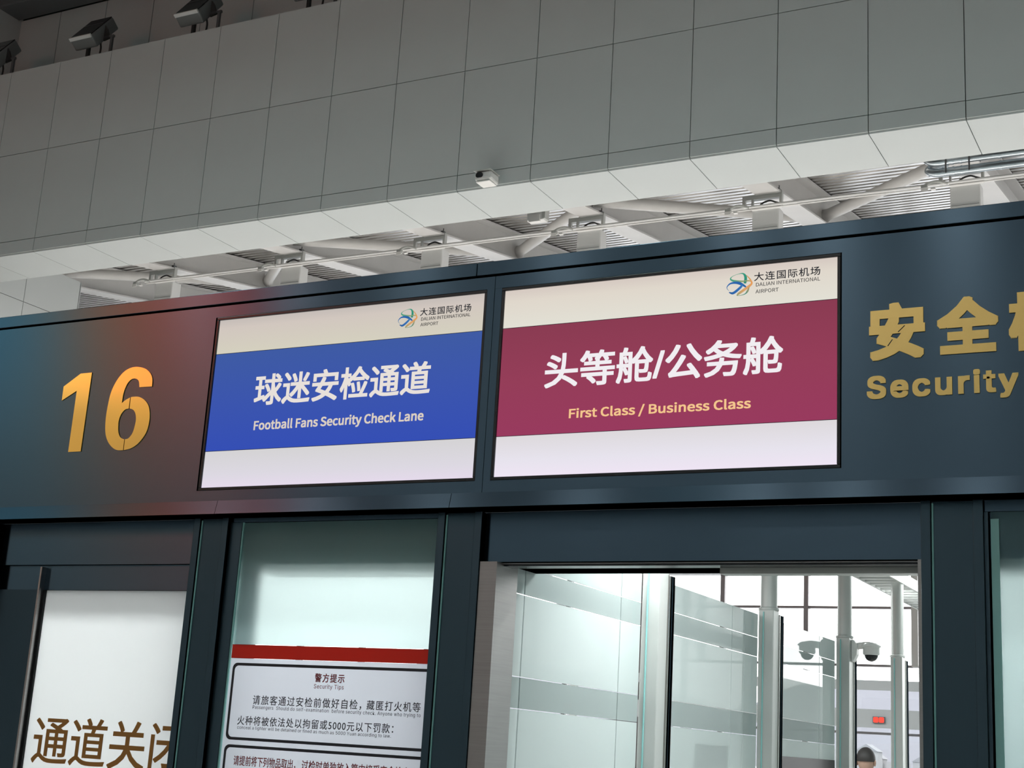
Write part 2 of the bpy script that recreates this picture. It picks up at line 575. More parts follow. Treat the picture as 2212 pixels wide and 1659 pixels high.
# front sheets leave the two screen openings free
fs = MB()
fs.box(XL, -3.733, 0, 0.03, LT, GB)
fs.build('front_sheet', M['steel'], beam)
MB().box(-3.733, -2.443, 0, 0.03, 3.233, GB).build('front_sheet', M['steel'], beam)
MB().box(-2.441, -1.157, 0, 0.03, 3.233, GB).build('front_sheet', M['steel'], beam)
MB().box(-3.733, -2.443, 0, 0.03, LT, 2.515).build('front_sheet', M['steel'], beam)
MB().box(-2.441, -1.157, 0, 0.03, LT, 2.515).build('front_sheet', M['steel'], beam)
MB().box(-2.474, -2.443, 0, 0.03, 2.515, 3.233).build('divider', M['steel'], beam)
MB().box(-2.441, -2.412, 0.0005, 0.03, 2.515, 3.233).build('divider', M['steel'], beam)
MB().box(-1.157, XR, 0, 0.03, LT, GB).build('front_sheet', M['steel'], beam)
MB().box(XL, XR, 0.03, 0.30, LB + 0.02, BT - 0.01).build('core', M['black'], beam)
MB().box(XL, -2.5225, -0.004, 0.3, GT, BT).build('cap_sheet', M['steel'], beam, bevel=0.002)
MB().box(-2.5205, XR, -0.004, 0.3, GT, BT).build('cap_sheet', M['steel'], beam, bevel=0.002)
def lip(x0, x1):
    # lip leans forward at its lower edge
    MB().hexa([(x0, -0.015, LB), (x1, -0.015, LB), (x1, 0.10, LB), (x0, 0.10, LB),
               (x0, -0.002, LT), (x1, -0.002, LT), (x1, 0.10, LT), (x0, 0.10, LT)]).build('bottom_lip', M['steel'], beam)
lip(XL, -3.62); lip(-3.618, -2.565); lip(-2.563, XR)

# gold numerals: outlines relative to (-4.28, 2.87)
one = [(-0.2425, 0.0597), (-0.243, 0.1218), (-0.1542, 0.1734), (-0.0911, 0.1738), (-0.0947, -0.1687), (-0.1651, -0.1684), (-0.1636, 0.0982)]
oL = [(0.2523, 0.0911), (0.2489, 0.1236), (0.2356, 0.1471), (0.2079, 0.1684), (0.1694, 0.1799), (0.1323, 0.1809), (0.0971, 0.1696), (0.0679, 0.1453), (0.0445, 0.1108), (0.0301, 0.0725), (0.0237, 0.0239), (0.0215, -0.0247), (0.0256, -0.0734), (0.0358, -0.1093), (0.0553, -0.1391), (0.0816, -0.161), (0.1079, -0.1717), (0.1392, -0.1733)]
holeL = [(0.1382, -0.1278), (0.1154, -0.1178), (0.1016, -0.0964), (0.0961, -0.0704), (0.0951, -0.0447), (0.1033, -0.0193), (0.1208, -0.0009), (0.1409, 0.0034)]
hook = [(0.1411, 0.0505), (0.118, 0.0412), (0.0995, 0.0287)]
inner = [(0.0995, 0.0287), (0.1013, 0.0682), (0.1089, 0.0969), (0.1218, 0.1189), (0.1404, 0.1307), (0.161, 0.13), (0.1771, 0.1186), (0.1846, 0.0922)]
oR = [(0.145, 0.0516), (0.1612, 0.0526), (0.1901, 0.0499), (0.2208, 0.0352), (0.2447, 0.0114), (0.2565, -0.018), (0.2608, -0.0532), (0.2552, -0.0942), (0.238, -0.1251), (0.2102, -0.1523), (0.1765, -0.1682), (0.1432, -0.1729)]
holeR = [(0.1419, -0.1277), (0.1611, -0.1231), (0.1781, -0.1032), (0.1857, -0.0749), (0.188, -0.0463), (0.181, -0.0203), (0.1661, -0.0034), (0.1459, 0.0032)]
def sh(p):
    return [(a - 4.28, b + 2.87) for a, b in p]
tag(MB().prism_xz(sh(one), -0.0035, 0.002).build('numeral_one', M['gold'], beam), 'polished gold figure one')
six = empty('numeral_six', (0, 0, 0))
six.parent = beam
six.location = Vector((-4.14, 0, 2.87)) - world_loc(beam)
MB().prism_xz(sh(smooth_run(oL) + smooth_run(holeL) + smooth_run(hook)[:-1] + smooth_run(inner)), -0.0035, 0.002).build('stroke', M['gold'], six)
MB().prism_xz(sh(smooth_run(oR) + smooth_run(holeR)), -0.0035, 0.002).build('stroke', M['gold'], six)
text('lettering_security_chinese', '安', (-1.0682, -0.8929, 2.8563, 3.0440), -0.002, M['gold_satin'], beam, bold=0.042, depth=0.003)
for (xa, za, xb, zb2) in ((-0.9555, 2.9655, -0.9765, 2.9455), (-0.9943, 2.9225, -1.0090, 2.9020)):
    MB().tube([(xa, -0.0036, za), (xb, -0.0036, zb2)], 0.0016, 6).build('stencil_slit', M['frame'], beam)
text('lettering_security_chinese', '全', (-0.8568, -0.6718, 2.8610, 3.0440), -0.002, M['gold_satin'], beam, bold=0.042, depth=0.003)
text('lettering_security_chinese', '检', (-0.6430, -0.4540, 2.8560, 3.0440), -0.002, M['gold_satin'], beam, bold=0.04, depth=0.003)
text('lettering_security_chinese', '查', (-0.4310, -0.2420, 2.8560, 3.0440), -0.002, M['gold_satin'], beam, bold=0.04, depth=0.003)
text('lettering_security_english', 'Security', (-1.0758, -0.6181, 2.7135, 2.8080), -0.002, M['gold_satin'], beam, bold=0.027, depth=0.003, spacing=1.14, face=GROT)
text('lettering_security_english', 'Check', (-0.5450, -0.2420, 2.7295, 2.8080), -0.002, M['gold_satin'], beam, bold=0.027, depth=0.003, spacing=1.14, face=GROT)

# --- the two screens
logo_runs = {
 'green': ([(19.1, 2.6), (21.5, 14.5), (20.3, 28.0), (11.8, 38.2), (-3.7, 38.3), (-23.4, 32.5), (-31.7, 24.3), (-25.3, 17.4), (-9.8, 13.2), (12.3, 10.6), (32.1, 10.8), (42.0, 5.8)],
           [4.5, 5, 4.5, 2.2, 0.8, 0.8, 2.2, 3.2, 3.6, 3.0, 2.5, 1.0], [(0.02, .25, .17), (.05, .33, .22), (.08, .35, .22), (.55, .38, .15)]),
 'gold': ([(24.0, 31.0), (34.1, 19.9), (41.5, 8.1), (42.8, -0.9), (32.5, -9.8), (13.0, -22.4), (-2.2, -32.0), (-8.2, -38.1)],
          [1.0, 2.0, 2.6, 3.5, 4.6, 4.6, 4.0, 1.2], [(.55, .33, .13), (.78, .33, .10), (.72, .36, .14), (.20, .32, .16)]),
 'loop': ([(-8.2, -38.5), (4.5, -38.8), (20.9, -34.6), (29.5, -25.1), (35.7, -9.1)], [0.7, 0.8, 1.6, 3.4, 0.8], [(.25, .30, .18), (.03, .26, .20), (.45, .32, .14)]),
 'blue': ([(23.7, -10.5), (3.7, 3.0), (-14.1, 8.1), (-31.7, 6.5), (-42.2, -2.5), (-42.9, -10.3), (-35.6, -18.8)],
          [2.5, 4.8, 4.2, 2.8, 1.6, 0.9, 0.5], [(.02, .12, .36), (.03, .14, .42), (.03, .18, .35)]),
 'blue_low': ([(-35.5, -23.9), (-24.3, -28.5), (-13.4, -24.3), (4.0, -10.4), (11.5, -1.1)], [1.5, 4.0, 4.6, 4.4, 3.5], [(.02, .10, .30), (.03, .14, .42), (.05, .20, .48)]),
}
ramp_mats = {}
def ramp_mat(name, cols):
    """ribbon colour: printed gradient along the ribbon, kept in uv"""
    if name in ramp_mats:
        return ramp_mats[name]
    m = bpy.data.materials.new('logo_' + name)
    m.use_nodes = True
    nt = m.node_tree
    nt.nodes.clear()
    uv = N(nt, 'ShaderNodeUVMap')
    uv.uv_map = 'along'
    sx = N(nt, 'ShaderNodeSeparateXYZ')
    nt.links.new(uv.outputs[0], sx.inputs[0])
    r = N(nt, 'ShaderNodeValToRGB')
    els = r.color_ramp.elements
    while len(els) < len(cols):
        els.new(0.5)
    for i, (e, c) in enumerate(zip(els, cols)):
        e.position = i / (len(cols) - 1)
        e.color = (*c, 1)
    nt.links.new(sx.outputs[0], r.inputs[0])
    e = N(nt, 'ShaderNodeEmission')
    nt.links.new(r.outputs[0], e.inputs[0])
    o = N(nt, 'ShaderNodeOutputMaterial')
    nt.links.new(e.outputs[0], o.inputs[0])
    ramp_mats[name] = m
    return m

def logo(parent, cx, cz, s, y):
    e = empty('airport_emblem', (0, 0, 0))
    e.parent = parent
    e.location = Vector((cx, y, cz)) - world_loc(parent)
    for j, (nm, (pts, wd, cols)) in enumerate(logo_runs.items()):
        run = smooth_run([(a, b, c) for (a, b), c in zip(pts, wd)], 6)
        vs_, fs_, us = [], [], []
        n = len(run)
        for i, (a, b, c) in enumerate(run):
            p = run[max(i - 1, 0)]
            q = run[min(i + 1, n - 1)]
            tx, tz = q[0] - p[0], q[1] - p[1]
            L = math.hypot(tx, tz) or 1
            nx, nz = -tz / L, tx / L
            vs_ += [((a + nx * c) * s / 1000, -0.0002 * j, (b + nz * c) * s / 1000), ((a - nx * c) * s / 1000, -0.0002 * j, (b - nz * c) * s / 1000)]
            us += [i / (n - 1)] * 2
        for i in range(n - 1):
            fs_.append((2 * i, 2 * i + 1, 2 * i + 3, 2 * i + 2))
        me = bpy.data.meshes.new('ribbon')
        me.from_pydata(vs_, [], fs_)
        uvl = me.uv_layers.new(name='along')
        for lp in me.loops:
            uvl.data[lp.index].uv = (us[lp.vertex_index], 0)
        me.materials.append(ramp_mat(nm, cols))
        o = bpy.data.objects.new('ribbon', me)
        col.objects.link(o)
        o.parent = e

M['scr_txt'] = emit('screen_white_letters', (0.80, 0.745, 0.70))
M['scr_txt2'] = emit('screen_white_letters_bright', (0.88, 0.85, 0.88))
M['scr_cream'] = emit('screen_cream_letters', (0.70, 0.62, 0.54))
M['scr_gold'] = emit('screen_gold_letters', (0.90, 0.56, 0.27))
M['scr_ink'] = emit('screen_ink', (0.018, 0.02, 0.026))
SH = SZ1 - SZ0
def screen(name, label, x0, x1, top_stops, mid_stops, bot_stops, zt, zb):
    e = empty(name, ((x0 + x1) / 2, 0.02, SZ0), label, 'screen')
    f = 0.0115
    MB().box(x0 - f, x1 + f, -0.001, 0.04, SZ1, SZ1 + f).build('frame_top', M['frame'], e, bevel=0.002)
    MB().box(x0 - f, x1 + f, -0.001, 0.04, SZ0 - f, SZ0).build('frame_bottom', M['frame'], e, bevel=0.002)
    MB().box(x0 - f, x0, -0.001, 0.04, SZ0, SZ1).build('frame_side', M['frame'], e, bevel=0.002)
    MB().box(x1, x1 + f, -0.001, 0.04, SZ0, SZ1).build('frame_side', M['frame'], e, bevel=0.002)
    for nm, za, zb_, st in (('picture_top_band', zt, SZ1, top_stops), ('picture_colour_band', zb, zt, mid_stops), ('picture_bottom_band', SZ0, zb, bot_stops)):
        MB().box(x0, x1, 0.006, 0.03, za, zb_).build(nm, emit_ramp(name + '_' + nm, za - SZ0, zb_ - SZ0, st), e)
    for z in (zt, zb):
        MB().box(x0, x1, 0.0052, 0.0062, z - 0.0009, z + 0.0009).build('band_line', M['scr_ink'], e)
    return e
ZT, ZB = 3.0770, 2.6745
blue = screen('information_screen', 'lit screen with a blue band and the words Football Fans Security Check Lane', SX['bl'], SX['br'],
              [(0, (.66, .63, .52)), (.75, (.64, .57, .52)), (1, (.55, .50, .47))],
              [(0, (.036, .078, .46)), (.5, (.045, .092, .42)), (1, (.05, .105, .37))],
              [(0, (.78, .70, .83)), (.35, (.72, .69, .76)), (1, (.66, .65, .66))], ZT, ZB)
YS = 0.0052
text('lettering_chinese', '球迷安检通道', (-3.5009, -2.6928, 2.8505, 2.9785), YS, M['scr_txt'], blue, bold=0.018)
text('lettering_english', 'Football Fans Security Check Lane', (-3.4873, -2.7106, 2.7405, 2.7905), YS, M['scr_cream'], blue, bold=0.009, face=SANS)
text('airport_name_chinese', '大连国际机场', (-2.7597, -2.5400, 3.1570, 3.1865), YS, M['scr_ink'], blue, bold=0.006, spacing=1.15)
text('airport_name_english', 'DALIAN INTERNATIONAL', (-2.7535, -2.5414, 3.1375, 3.1505), YS, M['scr_ink'], blue, bold=0.0, face=SANS)
text('airport_name_english', 'AIRPORT', (-2.7546, -2.6775, 3.1157, 3.1287), YS, M['scr_ink'], blue, bold=0.0, face=SANS)
logo(blue, -2.8137, 3.1517, 0.93, YS)
red = screen('information_screen', 'lit screen with a maroon band and the words First Class / Business Class', SX['rl'], SX['rr'],
             [(0, (.76, .74, .66)), (.7, (.74, .68, .60)), (1, (.66, .58, .53))],
             [(0, (.315, .043, .112)), (.5, (.30, .048, .10)), (1, (.255, .045, .085))],
             [(0, (.86, .78, .90)), (.4, (.80, .77, .85)), (1, (.72, .69, .71))], ZT, ZB)
text('lettering_chinese', '头等舱/公务舱', (-2.2205, -1.3518, 2.8400, 2.9690), YS, M['scr_txt2'], red, bold=0.018)
text('lettering_english', 'First Class / Business Class', (-2.1177, -1.4584, 2.7200, 2.7630), YS, M['scr_gold'], red, bold=0.008, face=SANS)
text('airport_name_chinese', '大连国际机场', (-1.4548, -1.2298, 3.1650, 3.1950), YS, M['scr_ink'], red, bold=0.006, spacing=1.15)
text('airport_name_english', 'DALIAN INTERNATIONAL', (-1.4480, -1.2302, 3.1455, 3.1585), YS, M['scr_ink'], red, bold=0.0, face=SANS)
text('airport_name_english', 'AIRPORT', (-1.4492, -1.3698, 3.1212, 3.1345), YS, M['scr_ink'], red, bold=0.0, face=SANS)
logo(red, -1.5063, 3.1579, 1.0, YS)

# ================================================================== BELOW THE BEAM
HB = 2.24      # underside of the door header
hd = empty('door_header', (-3.0, 0.2, HB), 'dark steel header box running under the sign beam above the doorways', 'header')
for x0, x1, nm in ((XL, -5.021, 'header_sheet'), (-4.859, -3.783, 'header_sheet'), (-2.471, -0.929, 'header_sheet'), (-0.741, XR, 'header_sheet')):
    MB().box(x0, x1, 0.101, 0.42, HB, LB - 0.001).build(nm, M['steel'], hd)
MB().box(-3.611, -2.656, 0.14, 0.42, HB, LB - 0.001).build('header_core', M['alu'], hd)
MB().box(-2.470, -0.930, 0.125, 0.19, HB - 0.012, HB).build('door_track', M['frame'], hd)
MB().box(-2.470, -0.930, 0.118, 0.124, HB - 0.006, HB - 0.002).build('track_edge', M['steel_bright'], hd)
MB().box(-1.62, -0.930, 0.2, 0.26, HB - 0.03, HB - 0.004).build('door_track', M['alu'], hd)

def post(name, label, x0, x1, yb=0.32):
    e = empty(name, ((x0 + x1) / 2, 0.12, 0), label, 'steel post', 'steel posts under the sign beam')
    fw_ = 0.030
    MB().box(x0 + fw_ + 0.004, x1 - fw_ - 0.001, 0.078, yb, 0, LB - 0.004).build('centre_sheet', M['steel_v'], e)
    MB().box(x0, x0 + fw_, 0.066, yb, 0, LB - 0.002).build('edge_flange', M['steel_v'], e, bevel=0.002)
    MB().box(x1 - fw_, x1, 0.066, yb, 0, LB - 0.002).build('edge_flange', M['steel_v'], e, bevel=0.002)
    MB().tube([(x0 + fw_ + 0.004, 0.076, 0), (x0 + fw_ + 0.004, 0.076, LB - 0.01)], 0.0035, 10).build('seal_bead', M['edge'], e, smooth=True)
    return e
post('steel_post', 'dark steel post between the white lane door and the police notice', -3.782, -3.612)
post('steel_post', 'dark steel post between the police notice and the open doorway', -2.655, -2.472)
post('steel_post', 'wide dark steel post at the far side of the open doorway', -0.928, -0.742)
post('steel_post', 'dark steel post at the outer edge of the white lane door', -5.02, -4.86)

# --- closed lane door with bronze characters
d1 = struct(BX('door_1', M['steel'], None, -4.858, -3.784, 0.115, 0.19, 2.135, HB - 0.001))
BX('door_jamb', M['steel_v'], d1, -4.858, -4.604, 0.105, 0.13, 0, 2.135)
BX('door_edge', M['steel_bright'], d1, -4.604, -4.595, 0.088, 0.13, 0, 2.23)
BX('door_seal', M['black'], d1, -4.595, -4.583, 0.112, 0.13, 0, 2.134)
BX('frosted_pane', M['door_film'], d1, -4.583, -3.784, 0.122, 0.130, 0.02, 2.134)
text('door_characters', '通道关闭', (-4.5430, -3.7510, 1.4280, 1.6180), 0.1208, M['bronze'], d1, bold=0.008, depth=0.002)

# --- glass screen with the police notice
gl = struct(BX('window_2', M['blur'], None, -3.549, -2.657, 0.094, 0.102, 1.928, 2.399))
BX('pane_frame_top', M['steel'], gl, -3.611, -2.656, 0.085, 0.115, 2.400, LB - 0.002)
BX('pane_frame_side', M['steel_v'], gl, -3.611, -3.556, 0.085, 0.13, 0, 2.402)
BX('pane_edge', M['edge'], gl, -3.556, -3.550, 0.088, 0.112, 0, 2.400)
gl2 = struct(BX('window_3', M['blur'], None, -0.724, 0.6, 0.094, 0.102, 0.02, 2.385))
BX('pane_frame_top', M['steel'], gl2, -0.742, 0.6, 0.085, 0.115, 2.382, LB - 0.002)
BX('pane_frame_side', M['steel_v'], gl2, -0.742, -0.730, 0.08, 0.13, 0, 2.38)
BX('pane_edge', M['edge'], gl2, -0.724, -0.700, 0.088, 0.0935, 0, 2.36)

gl3 = struct(BX('window_4', M['blur'], None, -7.4, -5.03, 0.094, 0.102, 0.02, 2.385))
BX('pane_frame_top', M['steel'], gl3, -7.4, -5.03, 0.085, 0.115, 2.386, LB - 0.002)

nb = empty('police_notice', (-3.1, 0.09, 1.0), 'white police notice with a red strip and black and red writing on the glass', 'notice')
BX('red_strip', M['red'], nb, -3.547, -2.657, 0.0925, 0.0955, 1.875, 1.9265)
BX('sheet', M['notice'], nb, -3.547, -2.657, 0.0925, 0.0955, 0.75, 1.8745)
def rrect(x0, x1, z0, z1, r, n=6):
    out = []
    for cx, cz, a0 in ((x1 - r, z0 + r, -90), (x1 - r, z1 - r, 0), (x0 + r, z1 - r, 90), (x0 + r, z0 + r, 180)):
        for i in range(n + 1):
            a = math.radians(a0 + 90 * i / n)
            out.append((cx + r * math.cos(a), cz + r * math.sin(a)))
    return out
def ring(x0, x1, z0, z1, r, t, yy, name):
    a, b = rrect(x0, x1, z0, z1, r), rrect(x0 + t, x1 - t, z0 + t, z1 - t, r * 0.8)
    n = len(a)
    vs_ = [(min(x, -2.657), yy, z) for x, z in a] + [(min(x, -2.657), yy, z) for x, z in b]
    fs_ = [(i, (i + 1) % n, (i + 1) % n + n, i + n) for i in range(n) if min(vs_[i][0], vs_[(i + 1) % n][0]) < -2.66]
    o = MB().add(vs_, fs_).build(name, M['ink'], nb)
    so = o.modifiers.new('Solidify', 'SOLIDIFY')
    so.thickness = 0.0006
    return o
ring(-3.534, -2.575, 1.571, 1.8575, 0.022, 0.0105, 0.0910, 'printed_border')
ring(-3.534, -2.575, 0.85, 1.5535, 0.022, 0.0105, 0.0910, 'printed_border')
YN = 0.0910
text('title_chinese', '警方提示', (-3.1485, -3.0166, 1.7960, 1.8285), YN, M['ink_red'], nb, bold=0.02, depth=0.0004, spacing=1.2)
text('title_english', 'Security Tips', (-3.1493, -3.0173, 1.7690, 1.7895), YN, M['ink_red'], nb, bold=0.004, depth=0.0004, spacing=1.1, face=GROT)
text('line_chinese', '请旅客通过安检前做好自检，', (-3.4228, -2.9340, 1.7035, 1.7395), YN, M['ink'], nb, bold=0.006, depth=0.0004, spacing=1.2)
text('line_chinese', '藏匿打火机等', (-2.9110, -2.6842, 1.7055, 1.7395), YN, M['ink'], nb, bold=0.006, depth=0.0004, spacing=1.2)
text('line_english', 'Passengers  Should do self-examination  before security check. Anyone who trying to', (-3.4205, -2.6816, 1.6850, 1.7020), YN, M['ink'], nb, depth=0.0004, spacing=1.1, face=GROT)
text('line_chinese', '火种将被依法处以拘留或5000元以下罚款：', (-3.4853, -2.7902, 1.6270, 1.6610), YN, M['ink'], nb, bold=0.006, depth=0.0004, spacing=1.15)
text('line_english', 'conceal a lighter will be detained or fined as much as 5000 Yuan according to law.', (-3.4832, -2.7983, 1.6090, 1.6245), YN, M['ink'], nb, depth=0.0004, spacing=1.05, face=GROT)
text('line_chinese', '请提前将下列物品取出，', (-3.4845, -3.2000, 1.4780, 1.5150), YN, M['ink_red'], nb, bold=0.012, depth=0.0004)
text('line_chinese', '过检时单独放入筐内接受安全检查', (-3.1720, -2.7100, 1.4800, 1.5150), YN, M['ink_red'], nb, bold=0.012, depth=0.0004)

# --- open doorway: bright jamb
d2 = struct(BX('door_2', M['steel_bright'], None, -2.471, -0.93, 0.30, 0.36, -0.002, 0.012))
BX('jamb_face', M['steel_bright'], d2, -2.471, -2.402, 0.072, 0.236, 0, HB - 0.002)
BX('jamb_right', M['steel_bright'], d2, -0.945, -0.927, 0.10, 0.22, 0, HB)

# ================================================================== BEHIND THE DOORWAY
XP = -2.42
part = empty('glass_partition', (XP, 0.24, 0), 'frosted glass lane partition with clear stripes running back from the doorway', 'partition')
def pane_set(y0, y1, seams, skip=()):
    cuts = [y0] + list(seams) + [y1]
    for a, b in zip(cuts[:-1], cuts[1:]):
        for nm, za, zb, mm in (('clear_stripe', 2.152, 2.250, 'band'), ('clear_stripe', 1.742, 1.852, 'band'), ('frosted_film', 2.253, 2.376, 'film_top'),
                               ('frosted_film', 1.855, 2.149, 'film'), ('frosted_film', 0.05, 1.739, 'film')):
            BX(nm, M[mm], part, XP - 0.006, XP, a + 0.004, b - 0.004, za, zb)
pane_set(0.23, 1.46, (0.335, 1.235))
pane_set(1.50, 3.10, (2.675, 2.87))
pane_set(3.14, 4.66, (4.30,))
part2 = empty('glass_partition', (-0.86, 0.24, 0), 'unseen frosted glass partition added to even the reflections in the lane glass', 'partition')  # unseen, added and kept tall for even reflections in the lane glass
for a in range(6):
    BX('frosted_film', M['film'], part2, -0.866, -0.86, 0.43 + 1.6 * a, 2.025 + 1.6 * a, 0.05, 3.05 if a < 5 else 2.376)
BX('top_rail', M['alu'], part2, -0.87, -0.856, 0.43, 8.42, 3.05, 3.07)
# posts of the partition, each with a pole up to the cable tray
pp = None
plabel = ['nearest the doorway', 'second from the doorway', 'carrying the dome camera', 'farthest from the doorway']
TZ = 2.93
for i, yp in enumerate((1.46, 3.10, 4.68, 6.16)):
    e = empty('partition_post', (XP + 0.045, yp, 0), 'grey aluminium partition post ' + plabel[i], 'partition post', 'posts of the glass partition')
    BX('body', M['alu'], e, XP + 0.002, XP + 0.085, yp, yp + 0.10, 0, 2.402, bevel=0.004)
    BX('side_channel', M['steel_post'], e, XP + 0.012, XP + 0.092, yp + 0.104, yp + 0.165, 0, 2.385, bevel=0.004)
    BX('channel_rib', M['steel_v'], e, XP + 0.092, XP + 0.097, yp + 0.125, yp + 0.143, 0, 2.38)
    MB().tube([(XP + 0.03, yp - 0.004, 0.02), (XP + 0.03, yp - 0.004, 2.39)], 0.004, 8).build('seal_strip', M['edge'], e, smooth=True)
    MB().tube([(XP + 0.04, yp + 0.06, 2.40), (XP + 0.04, yp + 0.06, TZ)], 0.045, 24).build('round_pole', M['alu'], e, smooth=True)
    MB().lathe([(0.056, 0), (0.056, 0.012), (0.047, 0.016)], (XP + 0.04, yp + 0.06, 2.402), 24).build('pole_collar', M['alu'], e, smooth=True)
# cable tray on the poles
tr = empty('cable_tray', (-2.46, 1.0, TZ), 'grey ladder cable tray carried by the round poles above the partition', 'cable tray')
BX('side_rail', M['alu'], tr, -2.60, -2.585, 0.6, 13.0, TZ, TZ + 0.08)
BX('side_rail', M['alu'], tr, -2.345, -2.33, 0.6, 13.0, TZ, TZ + 0.08)
me_r = None
for k in range(80):
    yk = 0.68 + k * 0.155
    BX('rung', M['alu'], tr, -2.585, -2.345, yk, yk + 0.05, TZ + 0.004, TZ + 0.022)
for j in range(5):
    xx = -2.56 + 0.045 * j
    pts = [(xx + 0.012 * math.sin(1.7 * k + j), 0.7 + k * 0.6, TZ + 0.04 + 0.006 * math.sin(k * 2.1 + j)) for k in range(21)]
    MB().tube(smooth_run(pts, 3), 0.010, 8).build('tray_cable', M['white_plastic'] if j % 2 else M['dark_grey'], tr, smooth=True)

# dome camera on the third post
cm = empty('dome_camera', (XP + 0.10, 4.75, 2.33), 'white dome security camera on an arm on the partition post', 'camera')
MB().prism_xz([(-2.335, 2.255), (-2.322, 2.255), (-2.300, 2.30), (-2.296, 2.36), (-2.318, 2.392), (-2.335, 2.392)], 4.72, 4.79).build('wall_bracket', M['white_plastic'], cm, bevel=0.006)
MB().tube(smooth_run([(-2.32, 4.755, 2.352), (-2.28, 4.755, 2.358), (-2.24, 4.755, 2.362), (-2.205, 4.755, 2.358)]), [0.022] * 16, 14).build('arm', M['white_plastic'], cm, smooth=True)
MB().lathe([(0.006, 0.026), (0.04, 0.022), (0.06, 0.008), (0.062, 0), (0.052, -0.004), (0.052, -0.045), (0.046, -0.052)][::-1], (-2.215, 4.755, 2.352), 28).build('housing', M['white_plastic'], cm, smooth=True)
MB().lathe([(0.042 * math.sin(a), -0.042 * math.cos(a)) for a in [0.05 + 0.19 * k for k in range(9)]], (-2.215, 4.755, 2.302), 24).build('dome', M['lens'], cm, smooth=True)

# sheet stuck behind the second glass, and a dark board beyond the third
st = BX('paper_sheet', M['box_grey'], None, XP - 0.009, XP - 0.0065, 2.176, 2.65, 1.46, 1.675, origin=(XP - 0.008, 2.4, 1.46))
tag(st, 'grey rectangular sheet fixed behind the frosted second glass', 'sheet')
db = empty('dark_board', (XP + 0.004, 4.0, 1.0), 'dark brown board fixed low on the third glass of the partition', 'board')
BX('board_face', mat('dark_brown', (0.045, 0.03, 0.032), 0.4), db, XP + 0.001, XP + 0.006, 3.44, 4.64, 1.02, 1.648)
BX('board_rim', M['dark_grey'], db, XP + 0.001, XP + 0.008, 3.43, 4.65, 1.0, 1.02)

# far glass barrier with grey stripes and a small red display
fb = empty('glass_barrier', (-3.6, 9.0, 0), 'far glass barrier with two grey stripes seen through the doorway', 'barrier')
BX('pane', M['pane'], fb, -6.2, -2.2, 9.0, 9.01, 0.05, 2.45)
BX('grey_stripe', M['stripe'], fb, -6.2, -2.2, 8.985, 8.999, 2.31, 2.398)
BX('grey_stripe', M['stripe'], fb, -6.2, -2.2, 8.985, 8.999, 1.976, 2.14)
BX('frame_post', M['alu'], fb, -6.26, -6.2, 8.97, 9.03, 0, 2.46)
BX('frame_post', M['alu'], fb, -2.2, -2.14, 8.97, 9.03, 0, 2.46)
rd = empty('red_display', (-3.17, 8.97, 2.02), 'small glowing red display on the grey stripe of the far barrier', 'display')
M['led_red'] = emit('red_leds', (1.0, 0.10, 0.07), 1.1)
BX('casing', M['dark_grey'], rd, -3.224, -3.114, 8.965, 8.984, 2.018, 2.076)
MB().prism_xz(rrect(-3.218, -3.171, 2.022, 2.072, 0.012), 8.961, 8.965).build('lit_figure', M['led_red'], rd)
MB().prism_xz(rrect(-3.167, -3.120, 2.022, 2.072, 0.012), 8.961, 8.965).build('lit_figure', M['led_red'], rd)

